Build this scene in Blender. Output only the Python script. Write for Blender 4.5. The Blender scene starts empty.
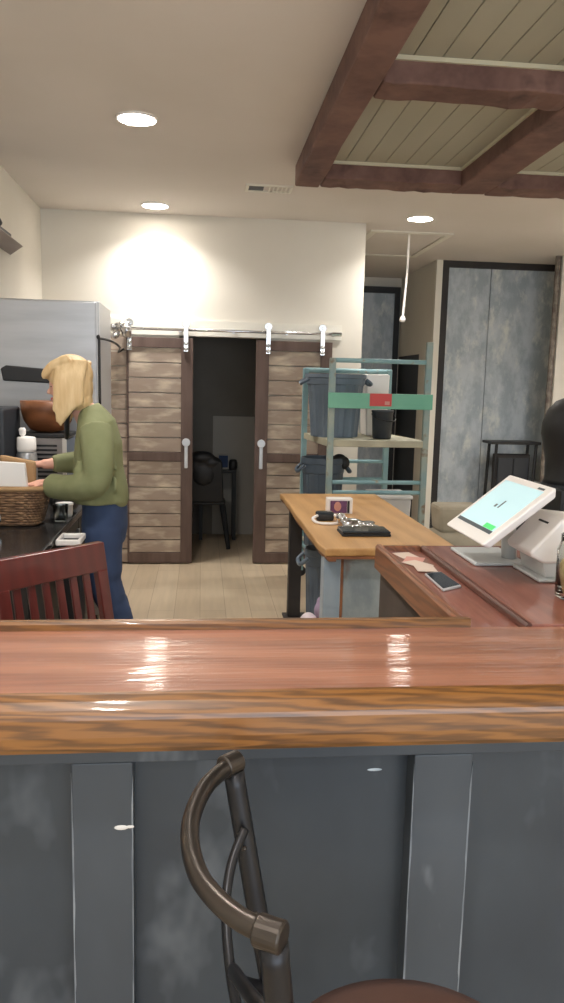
import bpy, bmesh, math, random
from mathutils import Vector, Matrix
random.seed(7)
PI = math.pi
S = bpy.context.scene
C = S.collection

# ---------------------------------------------------------------- camera
yaw, pitch, roll = math.radians(6.0), math.radians(8.5), .024
fw = Vector((math.sin(yaw)*math.cos(pitch), math.cos(yaw)*math.cos(pitch), -math.sin(pitch)))
r0 = Vector((math.cos(yaw), -math.sin(yaw), 0)); u0 = r0.cross(fw)
Rv = r0*math.cos(roll) + u0*math.sin(roll); Uv = -r0*math.sin(roll) + u0*math.cos(roll)
cam = bpy.data.cameras.new('camera')
cam.sensor_fit = 'VERTICAL'; cam.sensor_height = 36.0; cam.lens = 780/1003*36.0
cam.clip_start = .02
camo = bpy.data.objects.new('camera', cam); C.objects.link(camo)
camo.matrix_world = Matrix(((Rv.x, Uv.x, -fw.x, 0), (Rv.y, Uv.y, -fw.y, 0), (Rv.z, Uv.z, -fw.z, 1.6), (0, 0, 0, 1)))
S.camera = camo

# ---------------------------------------------------------------- world, exposure
w = bpy.data.worlds.new('world'); S.world = w; w.use_nodes = True
bg = w.node_tree.nodes['Background']
bg.inputs[0].default_value = (.80, .90, 1.0, 1); bg.inputs[1].default_value = 3.3
S.view_settings.view_transform = 'Standard'; S.view_settings.look = 'None'
S.view_settings.gamma = 1; S.view_settings.use_curve_mapping = False
S.view_settings.exposure = 0.68
LAMP_W = 11.0
# daylight comes in by the shop front windows behind the camera: a sampling portal in that opening
pl = bpy.data.lights.new('window_portal', 'AREA'); pl.shape = 'RECTANGLE'; pl.size = 4.6; pl.size_y = 2.1
pl.cycles.is_portal = True
plo = bpy.data.objects.new('window_portal', pl); C.objects.link(plo)
plo.location = (1.35, -3.02, 1.55); plo.rotation_euler = (math.radians(90), 0, 0)

# ---------------------------------------------------------------- materials
def lin(c):
    return tuple(((v/255)/12.92 if v/255 <= .04045 else ((v/255+.055)/1.055)**2.4) for v in c) + (1,)
def new_mat(name):
    m = bpy.data.materials.new(name); m.use_nodes = True
    return m, m.node_tree, m.node_tree.nodes['Principled BSDF']
def M(name, c1, c2=None, scale=6, stretch=(1, 1, 1), lo=.35, hi=.65, detail=4, rough=.5, metal=0,
      bump=0, bscale=None, coat=0, emit=0, c3=None, lo3=.6, hi3=.75, scale3=None, rough_d=.5):
    m, t, p = new_mat(name)
    p.inputs['Roughness'].default_value = rough; p.inputs['Metallic'].default_value = metal
    if coat: p.inputs['Coat Weight'].default_value = coat; p.inputs['Coat Roughness'].default_value = .06
    if emit:
        p.inputs['Emission Color'].default_value = lin(c1); p.inputs['Emission Strength'].default_value = emit
    p.inputs['Base Color'].default_value = lin(c1)
    tc = t.nodes.new('ShaderNodeTexCoord'); mp = t.nodes.new('ShaderNodeMapping')
    mp.inputs['Scale'].default_value = stretch
    t.links.new(tc.outputs['Object'], mp.inputs[0])
    def ramped(a, b, sc, lo, hi, src=None):
        n = t.nodes.new('ShaderNodeTexNoise'); n.inputs['Scale'].default_value = sc
        n.inputs['Detail'].default_value = detail; n.inputs['Roughness'].default_value = rough_d
        t.links.new(mp.outputs[0], n.inputs[0])
        mr = t.nodes.new('ShaderNodeMapRange'); mr.inputs[1].default_value = lo; mr.inputs[2].default_value = hi
        t.links.new(n.outputs[0], mr.inputs[0])
        mx = t.nodes.new('ShaderNodeMix'); mx.data_type = 'RGBA'
        t.links.new(mr.outputs[0], mx.inputs[0])
        if src: t.links.new(src, mx.inputs[6])
        else: mx.inputs[6].default_value = lin(a)
        mx.inputs[7].default_value = lin(b)
        return mx.outputs[2]
    if c2:
        o = ramped(c1, c2, scale, lo, hi)
        if c3: o = ramped(None, c3, scale3 or scale*2.3, lo3, hi3, o)
        t.links.new(o, p.inputs['Base Color'])
    if bump:
        n = t.nodes.new('ShaderNodeTexNoise'); n.inputs['Scale'].default_value = bscale or scale*3
        n.inputs['Detail'].default_value = 3
        t.links.new(mp.outputs[0], n.inputs[0])
        b = t.nodes.new('ShaderNodeBump'); b.inputs['Strength'].default_value = bump; b.inputs['Distance'].default_value = .01
        t.links.new(n.outputs[0], b.inputs['Height']); t.links.new(b.outputs[0], p.inputs['Normal'])
        if coat: t.links.new(b.outputs[0], p.inputs['Coat Normal'])
    return m
def wood(name, dark, light, axis='X', rings=9, dist=5, rough=.3, coat=0, bump=.05, fine=.5, contrast=(.15, .8), ripple=None):
    """figured wood: long stretched wave rings plus fine streaks, grain along axis"""
    m, t, p = new_mat(name); L = t.links
    p.inputs['Roughness'].default_value = rough
    if coat: p.inputs['Coat Weight'].default_value = coat; p.inputs['Coat Roughness'].default_value = .05
    tc = t.nodes.new('ShaderNodeTexCoord'); mp = t.nodes.new('ShaderNodeMapping')
    k = [1, 1, 1]; k['XYZ'.index(axis)] = .09
    mp.inputs['Scale'].default_value = k; L.new(tc.outputs['Object'], mp.inputs[0])
    wv = t.nodes.new('ShaderNodeTexWave'); wv.wave_type = 'BANDS'; wv.bands_direction = {'X': 'Z', 'Y': 'Z', 'Z': 'X'}[axis]
    wv.bands_direction = 'DIAGONAL'
    wv.inputs['Scale'].default_value = rings; wv.inputs['Distortion'].default_value = dist
    wv.inputs['Detail'].default_value = 3; wv.inputs['Detail Scale'].default_value = 1.6
    L.new(mp.outputs[0], wv.inputs[0])
    ns = t.nodes.new('ShaderNodeTexNoise'); ns.inputs['Scale'].default_value = 70; ns.inputs['Detail'].default_value = 4
    L.new(mp.outputs[0], ns.inputs[0])
    ad = t.nodes.new('ShaderNodeMix'); ad.data_type = 'FLOAT'; ad.inputs[0].default_value = fine
    L.new(wv.outputs['Fac'], ad.inputs[2]); L.new(ns.outputs[0], ad.inputs[3])
    mr = t.nodes.new('ShaderNodeMapRange'); mr.inputs[1].default_value = contrast[0]; mr.inputs[2].default_value = contrast[1]
    L.new(ad.outputs[0], mr.inputs[0])
    mx = t.nodes.new('ShaderNodeMix'); mx.data_type = 'RGBA'
    mx.inputs[6].default_value = lin(dark); mx.inputs[7].default_value = lin(light)
    L.new(mr.outputs[0], mx.inputs[0]); L.new(mx.outputs[2], p.inputs['Base Color'])
    b = t.nodes.new('ShaderNodeBump'); b.inputs['Strength'].default_value = bump; b.inputs['Distance'].default_value = .004
    if ripple:
        m2 = t.nodes.new('ShaderNodeMapping'); m2.inputs['Scale'].default_value = ripple
        L.new(tc.outputs['Object'], m2.inputs[0])
        n2 = t.nodes.new('ShaderNodeTexNoise'); n2.inputs['Scale'].default_value = 1; n2.inputs['Detail'].default_value = 2
        L.new(m2.outputs[0], n2.inputs[0]); L.new(n2.outputs[0], b.inputs['Height'])
    else:
        L.new(ad.outputs[0], b.inputs['Height'])
    L.new(b.outputs[0], p.inputs['Normal'])
    if coat: L.new(b.outputs[0], p.inputs['Coat Normal'])
    return m
def glass(name, col=(235, 240, 238), rough=.02):
    m, t, p = new_mat(name)
    p.inputs['Base Color'].default_value = lin(col); p.inputs['Transmission Weight'].default_value = 1
    p.inputs['Roughness'].default_value = rough; p.inputs['IOR'].default_value = 1.3
    return m
def plank_floor(name):
    m, t, p = new_mat(name); L = t.links
    tc = t.nodes.new('ShaderNodeTexCoord')
    br = t.nodes.new('ShaderNodeTexBrick'); br.inputs['Scale'].default_value = 1
    br.inputs['Brick Width'].default_value = 1.2; br.inputs['Row Height'].default_value = .18
    br.inputs['Mortar Size'].default_value = .0025; br.inputs['Bias'].default_value = 0
    br.inputs['Color1'].default_value = lin((196, 178, 152)); br.inputs['Color2'].default_value = lin((186, 167, 141))
    br.inputs['Mortar'].default_value = lin((158, 140, 117))
    mp0 = t.nodes.new('ShaderNodeMapping'); mp0.inputs['Rotation'].default_value = (0, 0, PI/2)
    L.new(tc.outputs['Object'], mp0.inputs[0]); L.new(mp0.outputs[0], br.inputs[0])
    mp = t.nodes.new('ShaderNodeMapping'); mp.inputs['Scale'].default_value = (14, 1.2, 1)
    L.new(tc.outputs['Object'], mp.inputs[0])
    n = t.nodes.new('ShaderNodeTexNoise'); n.inputs['Scale'].default_value = 1.5; n.inputs['Detail'].default_value = 5
    L.new(mp.outputs[0], n.inputs[0])
    mx = t.nodes.new('ShaderNodeMix'); mx.data_type = 'RGBA'; mx.blend_type = 'MULTIPLY'; mx.inputs[0].default_value = .35
    L.new(br.outputs[0], mx.inputs[6]); L.new(n.outputs[0], mx.inputs[7]); L.new(mx.outputs[2], p.inputs['Base Color'])
    p.inputs['Roughness'].default_value = .42
    return m

MAT = dict(
    ceiling=M('ceiling_paint', (216, 209, 202), (211, 204, 196), 1.2, rough=.9),
    wall=M('wall_paint', (222, 217, 206), (217, 211, 199), 1.5, rough=.85),
    white_trim=M('white_trim_paint', (226, 222, 210), rough=.5),
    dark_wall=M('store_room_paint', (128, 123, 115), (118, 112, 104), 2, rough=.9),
    pale_wall=M('store_room_panel', (178, 175, 168), (168, 165, 158), 2, rough=.8),
    floor=plank_floor('plank_floor'),
    bar_top=wood('varnished_cherry', (126, 76, 54), (164, 108, 82), 'X', 6, 4, .5, coat=1, bump=.3, fine=.6, ripple=(3, 95, 1)),
    bar_top_y=wood('varnished_cherry_return', (120, 66, 51), (142, 84, 67), 'Y', 6, 4, .5, coat=.9, bump=.2, fine=.6, ripple=(60, 4, 1)),
    oak=wood('golden_oak_moulding', (78, 49, 22), (128, 84, 38), 'X', 30, 9, .4, coat=.45, bump=.04, fine=.45, contrast=(.1, .7)),
    oak_y=wood('oak_moulding_return', (104, 62, 38), (134, 82, 52), 'Y', 22, 7, .35, coat=.2, bump=.04, fine=.35),
    step=wood('dark_step_moulding', (64, 30, 20), (92, 48, 34), 'Y', 14, 5, .45),
    panel=M('slate_blue_painted_metal', (49, 55, 62), (60, 67, 74), 2.5, (1, 1, .6), rough=.42, metal=.15,
            c3=(108, 114, 121), lo3=.56, hi3=.80, scale3=4, rough_d=.6, bump=.04, bscale=30),
    panel_trim=M('slate_batten_paint', (58, 64, 71), (68, 74, 81), 3, (1, 1, .4), rough=.45, metal=.15,
                 c3=(118, 124, 132), lo3=.62, hi3=.82, scale3=7, rough_d=.6),
    worn=M('worn_pale_edge_paint', (128, 134, 140), (92, 98, 106), 9, rough=.5),
    galv=M('weathered_galvanised', (158, 169, 178), (186, 195, 202), 4, (1.2, 1, .6), lo=.42, hi=.58, detail=7, rough=.5, metal=.15,
           c3=(210, 214, 210), lo3=.52, hi3=.68, scale3=6, rough_d=.68),
    galv_small=M('galvanised_sheet', (140, 154, 164), (170, 182, 188), 9, (1, 1, .6), rough=.45, metal=.3,
                 c3=(138, 112, 96), lo3=.54, hi3=.70, scale3=6, rough_d=.62),
    galv_blue=M('bluish_zinc', (152, 172, 192), (176, 192, 206), 8, (1, 1, .4), rough=.4, metal=.3),
    brown_panel=M('dark_brown_panel', (80, 70, 64), (64, 55, 50), 4, rough=.6),
    black=M('black_paint', (28, 28, 30), rough=.5),
    charcoal=M('charcoal_trim', (46, 42, 42), (38, 35, 36), 8, rough=.6),
    beam=M('rough_redbrown_timber', (92, 64, 57), (122, 91, 81), 4, (1, 1, 1), rough=.75, bump=.35, bscale=9,
           c3=(70, 47, 43), lo3=.55, hi3=.7, scale3=3, rough_d=.65),
    boards=M('olive_cream_boards', (168, 165, 148), (158, 155, 138), 2, (1, .2, 1), rough=.6),
    board_trim=M('pale_board_trim', (196, 190, 165), rough=.6),
    barn_dark=M('barn_door_dark_stile', (88, 70, 63), (104, 85, 77), 5, (3, 3, .5), rough=.7),
    plank=M('whitewashed_planks', (154, 137, 123), (164, 147, 132), 4, (1.3, 1, 4), rough=.7,
            c3=(222, 208, 186), lo3=.50, hi3=.78, scale3=3.2, rough_d=.5),
    chrome=M('chrome', (215, 216, 218), rough=.16, metal=1),
    steel=M('brushed_steel', (176, 178, 182), (166, 168, 172), 2, (1, 1, 8), rough=.36, metal=.75),
    steel_light=M('pale_steel_edge', (205, 207, 210), rough=.4, metal=.5),
    grey_plastic=M('grey_bin_plastic', (88, 101, 114), (96, 109, 122), 4, rough=.5),
    grey_plastic2=M('darker_grey_bin_plastic', (70, 82, 95), (76, 88, 100), 4, rough=.5),
    teal=M('chipped_teal_paint', (124, 160, 168), (140, 174, 178), 6, rough=.5, c3=(150, 140, 118), lo3=.62, hi3=.72, scale3=12),
    teal_post=M('worn_teal_post_paint', (122, 146, 146), (150, 158, 146), 7, rough=.5, c3=(120, 104, 84), lo3=.58, hi3=.7, scale3=14),
    green=M('green_paint', (100, 164, 138), (112, 174, 148), 5, rough=.5),
    red=M('red_label', (190, 62, 58), rough=.5),
    tan_deck=M('scaffold_deck', (176, 172, 150), (156, 152, 132), 5, rough=.6),
    butcher=wood('butcher_block', (176, 132, 82), (200, 156, 102), 'Y', 5, 2, .4, coat=.15, bump=.04, fine=.6),
    live_edge=M('live_edge_bark', (120, 76, 52), (150, 100, 66), 6, (1, .4, 3), rough=.6),
    white=M('white_plastic', (236, 232, 228), rough=.35),
    offwhite=M('off_white_plastic', (214, 210, 206), rough=.4),
    pos_grey=M('pale_grey_plastic', (190, 194, 194), rough=.3),
    screen=M('pale_cyan_screen', (186, 218, 224), rough=.2, emit=.28),
    green_button=M('green_screen_button', (70, 205, 110), rough=.3, emit=.3),
    screen_dark=M('dark_screen_bar', (62, 70, 74), rough=.3, emit=.3),
    paper=M('paper', (204, 186, 172), rough=.8), pink=M('pinkish_paper', (196, 142, 130), rough=.8),
    screen_off=M('dark_glass_screen', (48, 54, 60), rough=.08),
    kraft=M('kraft_paper', (172, 138, 98), (156, 122, 84), 6, rough=.8),
    beige=M('beige_canvas', (160, 152, 134), (144, 136, 118), 8, rough=.9),
    wicker=M('wicker', (140, 108, 78), (104, 76, 54), 30, rough=.7),
    mahogany=wood('mahogany', (78, 24, 22), (92, 30, 27), 'Z', 8, 3, .28, coat=.5, bump=.03),
    stool_metal=M('bronze_pewter_tube', (80, 73, 67), (66, 61, 57), 8, rough=.33, metal=.85),
    stool_dark=M('dark_gunmetal', (52, 52, 54), (44, 44, 47), 8, rough=.38, metal=.75),
    brown_seat=M('brown_vinyl', (78, 54, 44), (68, 46, 37), 6, rough=.45),
    counter_top=M('black_stone_top', (34, 34, 36), (52, 52, 52), 9, rough=.14),
    cabinet=M('black_cabinet', (40, 38, 38), rough=.5),
    brown_bowl=wood('bowl_wood', (104, 62, 36), (140, 88, 54), 'X', 8, 3, .45),
    machine=M('black_machine_plastic', (26, 28, 31), rough=.5), machine_grey=M('dark_grey_plastic', (48, 52, 58), rough=.45),
    warm_grey=M('warm_grey_enamel', (150, 144, 142), rough=.4), blue_grey=M('blue_grey_steel', (112, 122, 138), rough=.4, metal=.3),
    skin=M('skin', (222, 172, 150), (214, 158, 138), 12, rough=.5),
    shirt=M('olive_green_cloth', (120, 124, 86), (134, 138, 100), 7, rough=.85, bump=.35, bscale=14),
    denim=M('blue_denim', (42, 58, 90), (56, 75, 110), 6, (1, 1, .5), rough=.85, bump=.2, bscale=16),
    hair=M('blonde_hair', (200, 166, 118), (222, 194, 148), 9, (3, 3, .35), rough=.55, bump=.3, bscale=30),
    lip=M('lip', (176, 92, 88), rough=.4), eye=M('eye', (40, 34, 32), rough=.2),
    purple=M('purple_print', (110, 62, 104), (84, 50, 88), 30, rough=.5),
    foil=M('silver_foil', (198, 198, 200), rough=.22, metal=1, bump=.6, bscale=25),
    plastic_bag=M('white_film', (222, 214, 214), (206, 190, 200), 6, rough=.4, bump=.5, bscale=12),
    lilac=M('lilac_cloth', (160, 142, 166), rough=.8),
    coffee=M('tan_sweets', (222, 196, 150), (190, 158, 110), 60, rough=.6),
    clear=glass('clear_glass'), film=glass('clear_plastic', rough=.12),
    emitter=M('lamp_diffuser', (255, 246, 234), emit=32),
    rust=M('rusty_pipe', (104, 92, 84), (140, 132, 122), 20, rough=.6, metal=.3),
    hood=M('greyish_wood_canopy', (150, 138, 132), (134, 122, 116), 5, (1, .3, 1), rough=.6),
)

# ---------------------------------------------------------------- mesh helpers
def B(): return bmesh.new()
def box(bm, x0, x1, y0, y1, z0, z1):
    v = [bm.verts.new(p) for p in ((x0, y0, z0), (x1, y0, z0), (x1, y1, z0), (x0, y1, z0),
                                   (x0, y0, z1), (x1, y0, z1), (x1, y1, z1), (x0, y1, z1))]
    for f in ((0, 3, 2, 1), (4, 5, 6, 7), (0, 1, 5, 4), (1, 2, 6, 5), (2, 3, 7, 6), (3, 0, 4, 7)):
        bm.faces.new([v[i] for i in f])
    return bm
def hexa(bm, bot, top):
    v = [bm.verts.new(p) for p in list(bot)+list(top)]
    for f in ((0, 3, 2, 1), (4, 5, 6, 7), (0, 1, 5, 4), (1, 2, 6, 5), (2, 3, 7, 6), (3, 0, 4, 7)):
        bm.faces.new([v[i] for i in f])
    return bm
def prism(bm, pts, axis, a, b):
    """extrude the polygon pts along axis from a to b; pts are the other two coordinates in XYZ order"""
    def P(p, t):
        q = list(p); q.insert('XYZ'.index(axis), t); return q
    A = [bm.verts.new(P(p, a)) for p in pts]; Bv = [bm.verts.new(P(p, b)) for p in pts]
    n = len(pts); bm.faces.new(A); bm.faces.new(Bv[::-1])
    for i in range(n): bm.faces.new((A[i], Bv[i], Bv[(i+1) % n], A[(i+1) % n]))
    bmesh.ops.recalc_face_normals(bm, faces=bm.faces)
    return bm
def tube(bm, pts, rad, n=12, up=None):
    """sweep an ellipse (rad = r or (r_side, r_up) per point) along pts, capped"""
    pts = [Vector(p) for p in pts]; k = len(pts)
    if not isinstance(rad, list): rad = [rad]*k
    rings = []; ref = Vector(up) if up else None
    prev = None
    for i, p in enumerate(pts):
        t = (pts[min(i+1, k-1)]-pts[max(i-1, 0)]).normalized()
        if ref is not None: s = t.cross(ref)
        elif prev is None: s = t.cross(Vector((0, 0, 1)) if abs(t.z) < .9 else Vector((0, 1, 0)))
        else: s = prev - t*prev.dot(t)
        s.normalize(); prev = s; q = s.cross(t)
        r = rad[i] if isinstance(rad[i], tuple) else (rad[i], rad[i])
        rings.append([bm.verts.new(p + s*math.cos(2*PI*j/n)*r[0] + q*math.sin(2*PI*j/n)*r[1]) for j in range(n)])
    for a, b in zip(rings, rings[1:]):
        for j in range(n): bm.faces.new((a[j], a[(j+1) % n], b[(j+1) % n], b[j]))
    bm.faces.new(rings[0][::-1]); bm.faces.new(rings[-1])
    bmesh.ops.recalc_face_normals(bm, faces=bm.faces)
    return bm
def ell(bm, c, r, rot=None, seg=20, ring=14):
    m = Matrix.Translation(c)
    if rot: m = m @ Matrix.Rotation(rot[1], 4, rot[0])
    m = m @ Matrix.Diagonal((r[0], r[1], r[2], 1))
    bmesh.ops.create_uvsphere(bm, u_segments=seg, v_segments=ring, radius=1, matrix=m)
    return bm
def lathe(bm, prof, c, n=28, sx=1, sy=1):
    rings = []
    for r, z in prof:
        rings.append([bm.verts.new((c[0]+r*sx*math.cos(2*PI*j/n), c[1]+r*sy*math.sin(2*PI*j/n), z)) for j in range(n)])
    for a, b in zip(rings, rings[1:]):
        for j in range(n): bm.faces.new((a[j], a[(j+1) % n], b[(j+1) % n], b[j]))
    bm.faces.new(rings[0][::-1]); bm.faces.new(rings[-1])
    bmesh.ops.recalc_face_normals(bm, faces=bm.faces)
    return bm
def spline(P, n=8):
    P = [Vector(p) for p in P]; out = []
    for i in range(len(P)-1):
        a, b, c, d = P[max(i-1, 0)], P[i], P[i+1], P[min(i+2, len(P)-1)]
        for k in range(n):
            t = k/n
            out.append(.5*((2*b)+(c-a)*t+(2*a-5*b+4*c-d)*t*t+(3*b-a-3*c+d)*t*t*t))
    out.append(P[-1]); return out
def origin(o):
    v = Vector((0, 0, 0))
    while o: v += o.location; o = o.parent
    return v
def obj(name, bm, mat, parent=None, loc=None, bevel=0, smooth=False, seg=2):
    me = bpy.data.meshes.new(name)
    bmesh.ops.recalc_face_normals(bm, faces=bm.faces)
    bm.to_mesh(me); bm.free()
    o = bpy.data.objects.new(name, me); C.objects.link(o)
    if mat: me.materials.append(MAT[mat])
    if parent: o.parent = parent; me.transform(Matrix.Translation(-origin(parent)))
    elif loc: o.location = loc; me.transform(Matrix.Translation(-Vector(loc)))
    if smooth:
        for f in me.polygons: f.use_smooth = True
    if bevel:
        b = o.modifiers.new('bevel', 'BEVEL'); b.width = bevel; b.segments = seg; b.limit_method = 'ANGLE'
        b.angle_limit = math.radians(40)
    return o
def fused(name, bm, mat, parent=None, voxel=.008, smooth=6, factor=.5):
    """one continuous surface out of overlapping closed shapes"""
    o = obj(name, bm, mat, parent)
    r = o.modifiers.new('r', 'REMESH'); r.mode = 'VOXEL'; r.voxel_size = voxel
    s = o.modifiers.new('s', 'SMOOTH'); s.iterations = smooth; s.factor = factor
    bpy.context.view_layer.update()
    dg = bpy.context.evaluated_depsgraph_get()
    me = bpy.data.meshes.new_from_object(o.evaluated_get(dg))
    me.name = name; o.modifiers.clear(); o.data = me
    if not me.materials: me.materials.append(MAT[mat])
    for f in me.polygons: f.use_smooth = True
    return o
def tag(o, label=None, cat=None, group=None, kind=None):
    if label: o['label'] = label
    if cat: o['category'] = cat
    if group: o['group'] = group
    if kind: o['kind'] = kind
    return o
def thing(name, loc, label, cat, group=None, kind=None):
    o = bpy.data.objects.new(name, None); C.objects.link(o); o.location = loc; o.empty_display_size = .1
    return tag(o, label, cat, group, kind)
def copy_tree(o, parent=None):
    c = o.copy(); C.objects.link(c)
    if parent: c.parent = parent
    for ch in list(o.children): copy_tree(ch, c)
    return c
def struct(name, bm, mat, label, cat, **k):
    return tag(obj(name, bm, mat, **k), label, cat, kind='structure')

# ---------------------------------------------------------------- the room
CE, YW, XL, XR = 3.0, 6.93, -1.345, 3.98
struct('floor', box(B(), XL-.1, XR+.1, -3.1, 10.3, -.1, 0), 'floor', 'beige wood plank floor behind the bar', 'floor')
struct('ceiling', box(B(), XL-.1, XR+.1, -3.1, 10.3, CE, CE+.1), 'ceiling', 'smooth pale ceiling with recessed lights', 'ceiling')
struct('wall_left', box(B(), XL-.1, XL, -3, YW+.12, 0, CE), 'wall', 'cream wall on the left behind the refrigerator', 'wall')
b = B(); OX0, OX1, OZ = -.2, .57, 2.0
box(b, XL, OX0, YW, YW+.12, 0, CE); box(b, OX1, 1.405, YW, YW+.12, 0, CE); box(b, OX0, OX1, YW, YW+.12, OZ, CE)
struct('wall_back', b, 'wall', 'cream wall above the sliding barn doors', 'wall')
# hall beyond the corner
b = B(); box(b, 1.405, 2.62, 10.2, 10.3, 0, CE)
struct('wall_hall_end', b, 'wall', 'shaded wall at the far end of the hall', 'wall')
b = B(); box(b, 2.56, 2.62, 8.7, 9.2, 0, CE); box(b, 2.56, 2.62, 9.2, 10.2, 2.0, CE)
struct('wall_hall_right', b, 'wall', 'cream side wall of the narrow hall', 'wall')
b = B(); box(b, 1.285, 1.405, YW+.12, 10.2, 0, CE)
struct('wall_hall_left', b, 'wall', 'cream wall dividing the hall from the store room', 'wall')
d = struct('door_2', box(B(), 2.565, 2.615, 9.2, 10.2, 0.0, 2.0), 'black', 'black door in the side wall of the hall', 'door')
b = B(); box(b, 2.05, 2.52, 10.17, 10.2, 0.0, 2.80)
struct('door_3', b, 'galv', 'grey metal-clad door at the end of the hall', 'door')
b = B(); box(b, 1.98, 2.05, 10.14, 10.2, 0, 2.88); box(b, 2.47, 2.54, 10.14, 10.2, 0, 2.88); box(b, 2.05, 2.47, 10.14, 10.2, 2.8, 2.88)
struct('trim_1', b, 'black', 'black frame round the metal-clad hall door', 'trim')
# galvanised wall right of the hall
b = B(); box(b, 2.70, 3.196, 8.7, 8.74, 0, 2.94); box(b, 3.204, XR, 8.7, 8.74, 0, 2.94)
struct('wall_galvanised', b, 'galv', 'wall clad in tall weathered galvanised sheets', 'wall')
b = B(); box(b, 2.625, 2.705, 8.66, 8.75, 0, CE); box(b, 2.705, XR, 8.66, 8.75, 2.93, CE)

struct('trim_2', b, 'charcoal', 'dark frame round the galvanised wall sheets', 'trim')
struct('wall_galvanised_back', box(B(), 2.62, XR, 8.75, 8.85, 0, CE), 'wall', 'wall behind the galvanised sheets', 'wall')
struct('trim_3', box(B(), 2.555, 2.625, 8.64, 8.70, 0, CE), 'white_trim', 'cream corner trim beside the galvanised wall', 'trim')
struct('wall_right', box(B(), XR, XR+.1, -3, 8.85, 0, CE), 'wall', 'cream wall at the right end of the room', 'wall')
b = B(); box(b, XL, XR, -3.12, -3, 0, .5); box(b, XL, XR, -3.12, -3, 2.6, CE); box(b, XL, -.95, -3.12, -3, .5, 2.6); box(b, 3.65, XR, -3.12, -3, .5, 2.6)
struct('wall_front', b, 'wall', 'shop front wall behind the camera with wide window opening', 'wall')
# store room behind the barn doors
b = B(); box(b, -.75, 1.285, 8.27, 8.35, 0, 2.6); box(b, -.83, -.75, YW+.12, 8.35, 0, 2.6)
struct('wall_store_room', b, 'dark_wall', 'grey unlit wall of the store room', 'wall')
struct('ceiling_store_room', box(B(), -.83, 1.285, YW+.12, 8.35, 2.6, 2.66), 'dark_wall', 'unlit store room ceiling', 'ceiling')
struct('trim_4', box(B(), .12, .9, 8.25, 8.27, 0, 1.26), 'pale_wall', 'paler lower wall panel in the store room', 'trim')
b = B(); box(b, -.97, 1.22, YW-.02, YW, 2.0, 2.13)
struct('trim_5', b, 'white_trim', 'white header board behind the barn door track', 'trim')
box_base = B(); box(box_base, .58, 1.405, YW-.015, YW, 0, .1)
struct('baseboard_back', box_base, 'white_trim', 'white baseboard on the back wall', 'baseboard')
# hatch in the ceiling
t = thing('attic_hatch', (1.88, 7.8, CE), 'flat ceiling hatch outlined in white trim near the hanging cord', 'hatch')
obj('hatch_panel', box(B(), 1.56, 2.2, 7.25, 8.42, CE-.006, CE), 'ceiling', t)
b = B(); box(b, 1.50, 2.27, 7.18, 7.24, CE-.014, CE); box(b, 1.50, 2.27, 8.43, 8.49, CE-.014, CE)
box(b, 1.50, 1.56, 7.24, 8.43, CE-.014, CE); box(b, 2.21, 2.27, 7.24, 8.43, CE-.014, CE)
obj('hatch_trim', b, 'white_trim', t)
t = thing('pull_cord', (1.86, 7.27, CE-.006), 'white pull cord hanging from the ceiling hatch', 'cord')
obj('cord', tube(B(), spline([(1.875, 7.27, 2.993), (1.874, 7.27, 2.7), (1.862, 7.27, 2.45), (1.85, 7.27, 2.25)]), .011, 8), 'white', t, smooth=True)
obj('handle', lathe(B(), [(.012, 2.262), (.024, 2.245), (.03, 2.225), (.02, 2.205)], (1.85, 7.27), 16), 'white', t, smooth=True)

# ---------------------------------------------------------------- ceiling lights
def downlight(x, y, label):
    t = thing('recessed_light', (x, y, CE), label, 'ceiling light', 'recessed ceiling lights')
    b = B(); n = 32
    for (ra, za), (rb, zb) in (((.112, CE), (.112, CE-.008)), ((.112, CE-.008), (.104, CE-.012)), ((.104, CE-.012), (.098, CE-.006))):
        A = [b.verts.new((x+ra*math.cos(2*PI*i/n), y+ra*math.sin(2*PI*i/n), za)) for i in range(n)]
        D = [b.verts.new((x+rb*math.cos(2*PI*i/n), y+rb*math.sin(2*PI*i/n), zb)) for i in range(n)]
        for i in range(n): b.faces.new((A[i], A[(i+1) % n], D[(i+1) % n], D[i]))
    obj('trim_ring', b, 'white', t, smooth=True)
    obj('diffuser', lathe(B(), [(.098, CE-.006), (.098, CE-.009), (.06, CE-.011)], (x, y), 32), 'emitter', t)
    l = bpy.data.lights.new('lamp', 'AREA'); l.shape = 'DISK'; l.size = .18; l.energy = LAMP_W; l.color = (1, .965, .925); l.spread = math.radians(128)
    lo = bpy.data.objects.new('lamp', l); C.objects.link(lo); lo.parent = t; lo.location = (0, 0, -.02)
    return t
downlight(-.36, 4.51, 'round recessed ceiling light nearest the camera, above the woman')
downlight(-.385, 6.6, 'round recessed ceiling light close to the wall over the left barn door')
downlight(1.795, 6.62, 'round recessed ceiling light beside the ceiling hatch')
for x, y in ((-.36, 2.4), (-.36, .3), (3.55, 6.62), (3.3, 4.5), (3.3, 2.4), (3.3, .3), (1.2, -1.4), (-.36, -1.4), (3.3, -1.4)):  # unseen fixtures continuing the grid, several added to raise the ambient light
    downlight(x, y, 'unseen round recessed ceiling light added for ambient light')

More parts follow.
